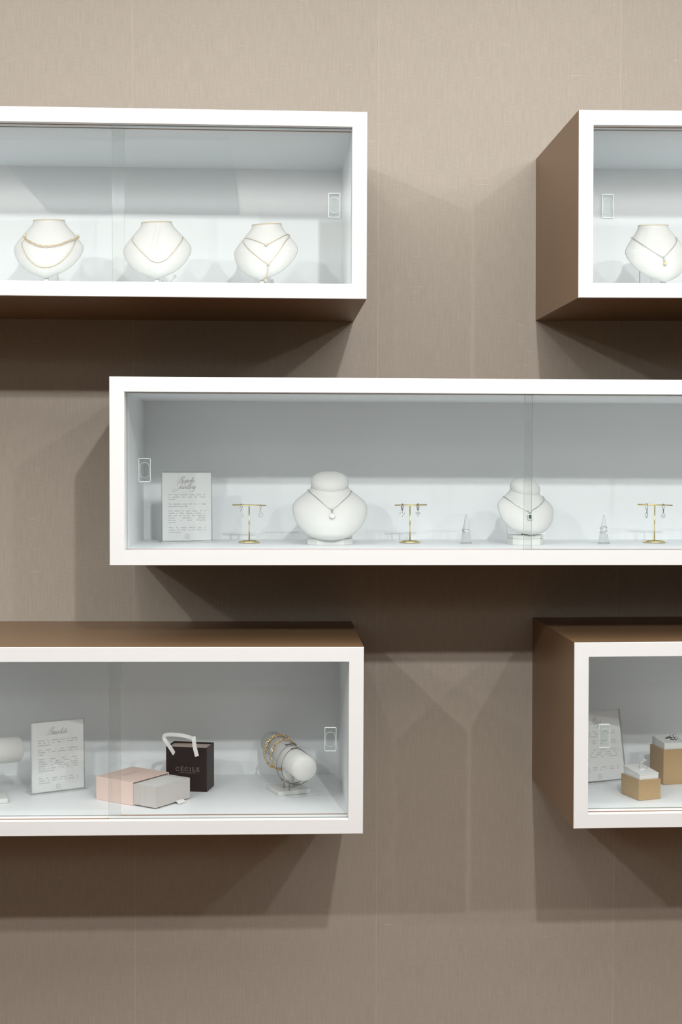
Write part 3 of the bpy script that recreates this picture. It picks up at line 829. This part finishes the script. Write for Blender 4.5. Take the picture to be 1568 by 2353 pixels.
earring('flower','silver flower earring, the one hanging nearer the bespoke jewellery sign',555,0,35)
earring('flower','silver flower earring, the one hanging nearer the larger capped bust',599,0,-20)
earring('hoop','dark hoop earring with clear drop, on the bar end towards the larger capped bust',925,1,14)
earring('hoop','dark hoop earring seen more open, on the bar end towards the ring cones',961,1,-32)
earring('drop','dark wire earring with greyish round stone, on the bar end towards the ring cone',1486.5,2,42)
earring('halo','dark wire earring with bright sparkling round stone, nearest the photo edge',1525,2,18)

# ------------------------------------------------------------------ ring cones and rings
def ring_cone(label, px, py, w, h):
    p=on_floor(px,py,MD); k=(D+p.y-YF)/D/1300
    e=thing('ring_cone', label, 'ring holder', p+Vector((0,0,EPS)), group='clear ring cones')
    R=w/2*k; Hh=h*k
    build('cone', MB().lathe([(R*.99,0),(R,.0008),(R*.72,Hh*.33),(R*.45,Hh*.64),(R*.17,Hh*.955),(R*.10,Hh*.988),(R*.02,Hh)],40), M_clear, e, True)
    build('base_rim', MB().tube([(R*math.cos(2*math.pi*i/40),R*math.sin(2*math.pi*i/40),.0007) for i in range(40)],.00045,6,True), M_aedge, e, True)
    return e,p,k,R,Hh
def finger_ring(label, c, R, tilt, yaw, r, stones, m=M_silver):
    """band round a vertical axis, tilted; stones: (angle, radius, lift)"""
    e=thing('ring', label, 'ring', c, (math.radians(tilt[0]),math.radians(tilt[1]),math.radians(yaw)), 'rings')
    build('band', MB().tube([(R*math.cos(2*math.pi*i/36),R*math.sin(2*math.pi*i/36),0) for i in range(36)],r,8,True), m, e, True)
    for a,g,l in stones:
        a=math.radians(a); n=Vector((math.cos(a),math.sin(a),0))
        build('setting', MB().tube([n*R,n*(R+g*.7)+Vector((0,0,l))],[r,g*.55],8), m, e, True)
        build('stone', MB().gem(n*(R+g*.9)+Vector((0,0,l)),g,n,8), M_gem, e, True)
    return e
c1=ring_cone('clear ring cone beside the smaller capped bust, holding tangled flower rings',1071.5,1249.3,26,67)
e,p,k,R,Hh=c1
finger_ring('silver ring with a clear stone cluster, upper one on the first ring cone', p+Vector((-.001,0,Hh*.455)), .0082,(8,10),0,.00055,[(-80,.0026,0),(-52,.0019,.0006),(-105,.0017,.001)])
finger_ring('thin silver ring slanting under the cluster ring on the first ring cone', p+Vector((.0005,0,Hh*.40)), .0082,(-4,14),0,.0005,[(-55,.0017,0),(-40,.0014,.0022),(-35,.0015,-.003)])
c2=ring_cone('clear ring cone by the last earring stand, holding two separate rings',1388,1249.3,26,66)
e,p,k,R,Hh=c2
finger_ring('silver solitaire ring sitting higher on the second ring cone', p+Vector((-.0008,0,Hh*.56)), .0075,(6,-7),0,.0006,[(-92,.0024,.0002)])
finger_ring('silver stone ring sitting lower on the second ring cone', p+Vector((.0002,0,Hh*.385)), .0086,(3,1),0,.00055,[(-70,.0026,.0003),(-78,.0013,-.0028)])

# ------------------------------------------------------------------ lower left case
def bangle_stand(label, F, Bk, r, base, zf, group='bracelet stands'):
    """F, Bk: centres of the two ends of the bar; base: (centre, half size, yaw)"""
    c,hs,yaw=base
    e=thing('bracelet_stand', label, 'bracelet stand', (c.x,c.y,zf+EPS), (0,0,0), group)
    ax=(F-Bk).normalized(); L=(F-Bk).length
    q=ax.to_track_quat('Z','Y').to_matrix().to_4x4(); M=Matrix.Translation(Bk)@q
    ch=.0016
    bar=build('bar', MB().lathe([(r-ch,0),(r,ch),(r,L-ch),(r-ch,L)],56,M), M_leather, e)
    build('end_cap', MB().lathe([(.0005,L+.0003),(r-ch*1.2,L+.0003),(r-ch*1.4,L+.0008),(.0005,L+.0009)],56,M), M_leather, e)
    B=Matrix.Translation((c.x,c.y,zf+EPS))@Matrix.Rotation(yaw,4,'Z')
    build('base', MB().box(-hs,hs,-hs,hs,0,.0085,0,.0008).tf(B), M_leather, e)
    mz=(F.z+Bk.z)/2
    build('post', MB().lathe([(.0115,.0086),(.0115,mz-zf-r*.72)],32,Matrix.Translation((c.x,c.y,zf+EPS))), M_leather, e)
    return e,[bar],ax,M,L
lf=on_floor(609.5,1803.5,LL); rt=on_floor(717.8,1834,LL); ft=on_floor(643.7,1841,LL)
cen=(lf+rt)/2; zf=LL.floor(cen.x)
yawb=math.atan2(rt.y-ft.y, rt.x-ft.x); hs=(rt-ft).length/2
hs=min(hs,.0395)
zc=zf+.0715
def on_z(px,py,z):
    d=ray(px,py); return EYE+d*((z-EYE.z)/d.z)
F=on_z(700,1766,zc); Bk=on_z(625,1707,zc)
midc=(F+Bk)/2
dv=(F-Bk); dl=dv.length
rbar=.0235
es,bar5,ax,Mb,Lb=bangle_stand('white T-bar bracelet stand wearing four bracelets, beside the black gift bag', F, Bk, rbar, (Vector((cen.x,cen.y,0)),hs,yawb), zf)
print('STAND', F, Bk, dl, cen, hs, math.degrees(yawb))
# the second stand, only its bar end in view
F2=at(42,1721,YF+.20); B2=at(-110,1735,YF+.12)
c2_=(F2+B2)/2; zf2=LL.floor(c2_.x)
bangle_stand('white bracelet bar poking in from the photo edge beside the bracelets sign', F2, B2, .0245, (Vector((c2_.x,c2_.y,0)),.036,.3), zf2)

def bracelet_path(s, r, lean, sag, n=72, a0=0):
    """closed loop round the bar at distance s from its back end, resting on top and hanging slack below"""
    P=[];Nn=[]
    Xl=Mb.to_3x3()@Vector((1,0,0)); 
    up=Vector((0,0,1)); up=(up-ax*up.dot(ax)).normalized(); sd=ax.cross(up)
    o=Mb.translation
    for i in range(n):
        a=2*math.pi*i/n+a0
        ca,sa=math.cos(a),math.sin(a)            # ca=1 top
        rr=rbar+r+(sag*((1-ca)/2)**2)
        d=up*ca+sd*sa
        P.append(o+ax*(s+lean*(1-ca)/2)+d*rr); Nn.append(d)
    return P,Nn
def bracelet(label, P):
    return thing('bracelet', label, 'bracelet', P[0])
def dense(P,Nn): return P+[P[0]], Nn+[Nn[0]]
P,Nn=bracelet_path(Lb*.24,.0032,.004,.012,a0=math.pi)
e=bracelet('heavy gold bracelet of long links with ball joints, furthest back on the stand', P)
Pc,Nc=dense(P,Nn)
build('chain', link_chain(Pc,Nc,.0135,.0062,.00085,.84), M_gold, e)
Q=resample(Pc,.0135*.84)
for i in range(0,len(Q)):
    k=min(range(len(P)), key=lambda j:(P[j]-Q[i]).length); nr=Nn[k]; t=(P[(k+1)%72]-P[k-1]).normalized(); s_=nr.cross(t)
    build('ball_joint', MB().ball(Q[i]+s_*.0031+nr*.0006,.0021,8).ball(Q[i]-s_*.0031+nr*.0006,.0021,8), M_gold, e)
P,Nn=bracelet_path(Lb*.40,.0016,.008,.009,a0=math.pi)
e=bracelet('gold bracelet of rounded oval links, second from the back on the stand', P)
Pc,Nc=dense(P,Nn)
build('chain', link_chain(Pc,Nc,.0088,.0050,.00068,.80), M_gold, e)
k=22
build('oval_link', oval(P[k]+Nn[k]*.0012,(P[k+1]-P[k-1]),Nn[k],.0115,.0066,.0011,20), M_rose, e)
def tails(e, p, cl_r, L):
    build('clasp', clasp(MB(), p, cl_r), M_dark, e)
    q=p+Vector((.0035,-.001,-.0035)); t=MB()
    for i in range(6): oval(q+Vector((0,0,-.0024*i)),Vector((0,0,1)),Vector((0,-1,0)) if i%2 else Vector((-.5,-1,0)),.0032,.0022,.00032,10,t)
    build('extension_chain', t, M_dark, e)
P,Nn=bracelet_path(Lb*.62,.0006,.014,.021)
e=bracelet('thin dark bracelet with a thick twisted bar, third from the back on the stand', P)
build('chain', MB().tube(P,.00050,6,True), M_dark, e)
up=Vector((0,0,1)); up=(up-ax*up.dot(ax)).normalized(); sd=ax.cross(up)
TW,_=drape(bar5, [(657.5,1714),(668,1711.8),(681,1711)], .0018, 14)
tw=MB()
for i,p in enumerate(TW): tw.ball(p+Vector((0,0,.0006*(-1)**i)),.0012,7)
build('twisted_bar', tw, M_dark, e)
pb=P[min(range(72), key=lambda j:P[j].z)]
tails(e, P[30], .0024, 6)
P,Nn=bracelet_path(Lb*.74,.0006,.016,.017)
e=bracelet('thin dark bracelet with a short twisted bar, nearest the stand front', P)
build('chain', MB().tube(P,.00050,6,True), M_dark, e)
TW,_=drape(bar5, [(670,1722.5),(676,1721),(682,1720)], .0016, 8)
tw=MB()
for i,p in enumerate(TW): tw.ball(p+Vector((0,0,.0005*(-1)**i)),.0010,7)
build('twisted_bar', tw, M_dark, e)
tails(e, P[30], .0026, 6)

# pink gift box with its drawer pulled out
P0=on_floor(221.4,1836.5,LL); P1=on_floor(305,1851.8,LL); P2=on_floor(356,1861,LL); P3=on_floor(410.3,1831,LL)
xa=(P2-P0); xa.z=0; Lx=xa.length; xa.normalize(); ya=Vector((-xa.y,xa.x,0))
dep=(P3-P2).dot(ya)
zf=LL.floor(P0.x)
e=thing('gift_box', 'blush pink sleeve gift box with its grey drawer pulled halfway out', 'gift box', (P0.x,P0.y,zf+EPS), (0,0,math.atan2(xa.y,xa.x)))
Ls=(P1-P0).dot(xa); hS=.0435; t=.0016
print('BOX', Lx, Ls, dep)
build('sleeve', hollow(MB(),0,Ls,0,dep,0,hS,t,'x'), M_pink, e, True)
d0,d1=.012,Lx; i0=t+.0006; i1=dep-t-.0006; hD=hS-.0035; tk=.0026
dr=build('drawer', hollow(MB(),d0,d1,i0,i1,.002,hD,tk,'z'), M_grey, e, True)
build('white_insert', MB().box(d0+tk+.0005,d1-tk-.0006,i0+tk+.0006,i1-tk-.004,.0048,hD-.0008,0,.0012), M_leather, dr, True)
rb=[]
for i in range(9):
    u=i/8; rb.append((d1-.004+.016*u, .0006+.0042*math.sin(math.pi*u)))
mb=MB(); yw0,yw1=dep*.52,dep*.72
mb.loft([[Vector((x,yw0,z)),Vector((x,yw1,z)),Vector((x,yw1,z+.0005)),Vector((x,yw0,z+.0005))] for x,z in rb],True,True,0,False)
build('ribbon_pull', mb, M_satin, dr, True)
lt=MB(); wl=serif(lt,'CÉCILE',.0068,.30)
M=Matrix.Translation((Ls*.40+.004, dep*.5-wl/2, hS+.00012))@Matrix.Rotation(math.pi/2,4,'Z')@Matrix.Rotation(-math.pi/2,4,'X')
build('lettering', lt.tf(M), M_blush, e, True)
tl=MB(); words_to(tl,[('DAINTY COLLECTION',0)],0,1,0,.004,.0021); flush_text()
ww=max(v.x for v in tl.v)
M=Matrix.Translation((Ls*.40+.0085, dep*.5-ww/2, hS+.00012))@Matrix.Rotation(math.pi/2,4,'Z')@Matrix.Rotation(-math.pi/2,4,'X')
build('lettering', tl.tf(M), M_blush, e, True)

# black gift bag
Q1=on_floor(475.5,1820.5,LL); Q2=on_floor(495,1803.5,LL)
Lq=at(381.8,1718,Q1.y); 
zf=LL.floor(Q1.x)
topR=at(476.5,1719,Q1.y).z-zf
# front face slopes away to the left a little: solve its left bottom corner from the photo
best=None
for i in range(200):
    y=Q1.y-.02+i*.0004
    c=at(381.8,1718,y)
    dx=c.x-Q1.x; dy=y-Q1.y; l=math.hypot(dx,dy); n=(Q2-Q1); ang=abs((dx*n.x+dy*n.y)/(l*math.hypot(n.x,n.y)))
    hgt=abs((c.z-zf)-topR)
    if best is None or hgt+ang*.02<best[0]: best=(hgt+ang*.02,c)
Q0=best[1]; fx=Vector((Q1.x-Q0.x,Q1.y-Q0.y,0)); bw=fx.length; fx.normalize()
fy=Vector((-fx.y,fx.x,0)); bd=abs((Q2-Q1).dot(fy)); bh=topR
bd=min(max(bd,.03),.055)
print('BAG', bw, bd, bh)
e=thing('gift_bag', 'small black gift bag with white satin ribbon handles', 'gift bag', (Q0.x,Q0.y,zf+EPS), (0,0,math.atan2(fx.y,fx.x)))
t=.0011
build('bag_body', hollow(MB(),0,bw,0,bd,0,bh,t,'z'), M_black, e, True)
build('inner_card', MB().box(t+.0003,bw-t-.0003,t+.0003,bd-t-.0003,bh-.010,bh-.0035), M_tissue, e, True)
lt=MB(); wl=serif(lt,'CÉCILE',.0073,.36)
build('lettering', lt.tf(Matrix.Translation((bw*.53-wl/2,-.00015,bh*.46))), M_print, e, True)
tl=MB(); words_to(tl,[('DAINTY COLLECTION',0)],0,1,0,.004,.0031); flush_text(); ww=max(v.x for v in tl.v)
build('lettering', tl.tf(Matrix.Translation((bw*.53-ww/2,-.00015,bh*.41))), M_print, e, True)
# ribbon handle: photo pixels with a depth in front of / over the bag
yF=(Q0.y+Q1.y)/2
def rib(pts, w, name):
    P=crom([tuple(at(x,y,YY)) for x,y,YY in pts], 40); P=[Vector(p) for p in P]
    rings=[]
    for i,p in enumerate(P):
        t=(P[min(i+1,39)]-P[max(i-1,0)]).normalized(); v=(EYE-p).normalized()
        s_=t.cross(v).normalized()*w/2; th=v*.00025
        rings.append([p-s_-th,p+s_-th,p+s_+th,p-s_+th])
    return MB().loft(rings,True,True,0,False)
y0=Q0.y-.003
mbh=rib([(401,1733,y0),(394,1722,y0-.004),(384,1707,y0-.006),(377.5,1697,y0-.004),(378.5,1690.5,y0+.004),(386,1688,y0+.010),(400,1688,y0+.014),(418,1689.8,y0+.014),(432,1693,y0+.012),(443,1697,y0+.006)],.0072,'h')
build('ribbon_handle', mbh, M_satin, e)
y1=Q1.y-.003
mbh=rib([(445,1692,y1+.002),(446,1703,y1-.002),(448,1718,y1-.002),(453,1738,y1)],.0076,'h')
build('ribbon_handle', mbh, M_satin, e)

# ------------------------------------------------------------------ lower right case: ring boxes
def ring_box(label, fb, lb, rb, htop, hpad_front, hpad_back):
    Fp=on_floor(*fb,LR); Lp=on_floor(*lb,LR); Rp=on_floor(*rb,LR)
    xa=(Rp-Fp); xa.z=0; w=xa.length; xa.normalize(); ya=Vector((-xa.y,xa.x,0)); d=abs((Lp-Fp).dot(ya))
    zf=LR.floor(Fp.x)
    e=thing('ring_box', label, 'ring display', (Fp.x,Fp.y,zf+EPS), (0,0,math.atan2(xa.y,xa.x)), 'champagne ring boxes')
    print('RBOX', w, d)
    build('box', MB().box(0,w,0,d,0,htop,0,.0008), M_goldbox, e, True)
    i=.0035; z0=htop+.0001
    vs=[(i,i,z0),(w-i,i,z0),(w-i,d-i,z0),(i,d-i,z0),(i,i,z0+hpad_front),(w-i,i,z0+hpad_front),(w-i,d-i,z0+hpad_back),(i,d-i,z0+hpad_back)]
    pad=build('pad', MB().add(vs,[(0,3,2,1),(4,5,6,7),(0,1,5,4),(1,2,6,5),(2,3,7,6),(3,0,4,7)]), M_leather, e, True)
    j=i-.0008; g=.0018
    up=[(x,y,z-.0003) for x,y,z in ((j,j,z0+hpad_front),(w-j,j,z0+hpad_front),(w-j,d-j,z0+hpad_back),(j,d-j,z0+hpad_back))]
    build('pad_cover', MB().add(up+[(x,y,z+.0016) for x,y,z in up],[(0,3,2,1),(4,5,6,7),(0,1,5,4),(1,2,6,5),(2,3,7,6),(3,0,4,7)]), M_leather, e, True)
    zmid=z0+(hpad_front+hpad_back)/2+.0014
    build('ring_slot', MB().box(w*.36,w*.60,d*.40,d*.62,zmid-.002,zmid+.0012,0,.0006), M_leather, e, True)
    R=parent_matrix(e)
    return e,R,w,d,zmid
e,R,w,d,zm=ring_box('short champagne box with white pad holding a slim upright ring',(1468.9,1840.6),(1434.3,1822.4),(1519,1836),.0385,.0092,.0150)
c=at(1479.8,1759.5,(R@Vector((w*.48,d*.5,0))).y)
er=thing('ring','slim silver solitaire ring standing upright in the short champagne box','ring',c,(0,0,math.radians(8)),'rings')
rr=.0082
build('band', MB().tube([(rr*math.sin(math.radians(-155+310*i/36)),0,rr*math.cos(math.radians(-155+310*i/36))) for i in range(37)],.00062,8), M_silver, er, True)
build('setting', MB().lathe([(.0006,rr),(.0008,rr+.001),(.0020,rr+.0030)],8,Matrix.Translation((.002,0,-.0003))), M_silver, er, True)
build('stone', MB().gem(Vector((.002,-.0006,rr+.0030)),.0026,Vector((.1,-.6,.8))), M_gem, er, True)
e,R,w,d,zm=ring_box('tall champagne box with white pad holding a big cluster ring, at photo edge',(1524.8,1804),(1500.3,1787.5),(1582,1801),.0690,.0110,.0165)
c=at(1546,1693.5,(R@Vector((w*.35,d*.42,0))).y)
er=thing('ring','large dark silver ring with clustered clear stones on the tall champagne box','ring',c,(0,0,0),'rings')
build('band', MB().tube([(-.0055+.0062*math.cos(2*math.pi*i/30),.004+.0045*math.sin(2*math.pi*i/30),-.001+.002*math.cos(2*math.pi*i/30)) for i in range(30)],.0008,8,True), M_dark, er, True)
for x,z,g in ((-.0022,.0022,.0028),(.0036,.0026,.0030),(.0005,-.0012,.0030),(.0062,-.0014,.0029),(.0034,-.0040,.0024),(-.0025,-.0026,.0019)):
    n=Vector((x*40,-.7,.7)).normalized()
    build('stone', MB().gem(Vector((x,-.002,z)),g,n,7), M_gem, er, True)
    build('setting', clasp(MB(), Vector((x,-.0016,z)), g*1.02, n), M_dark, er, True)
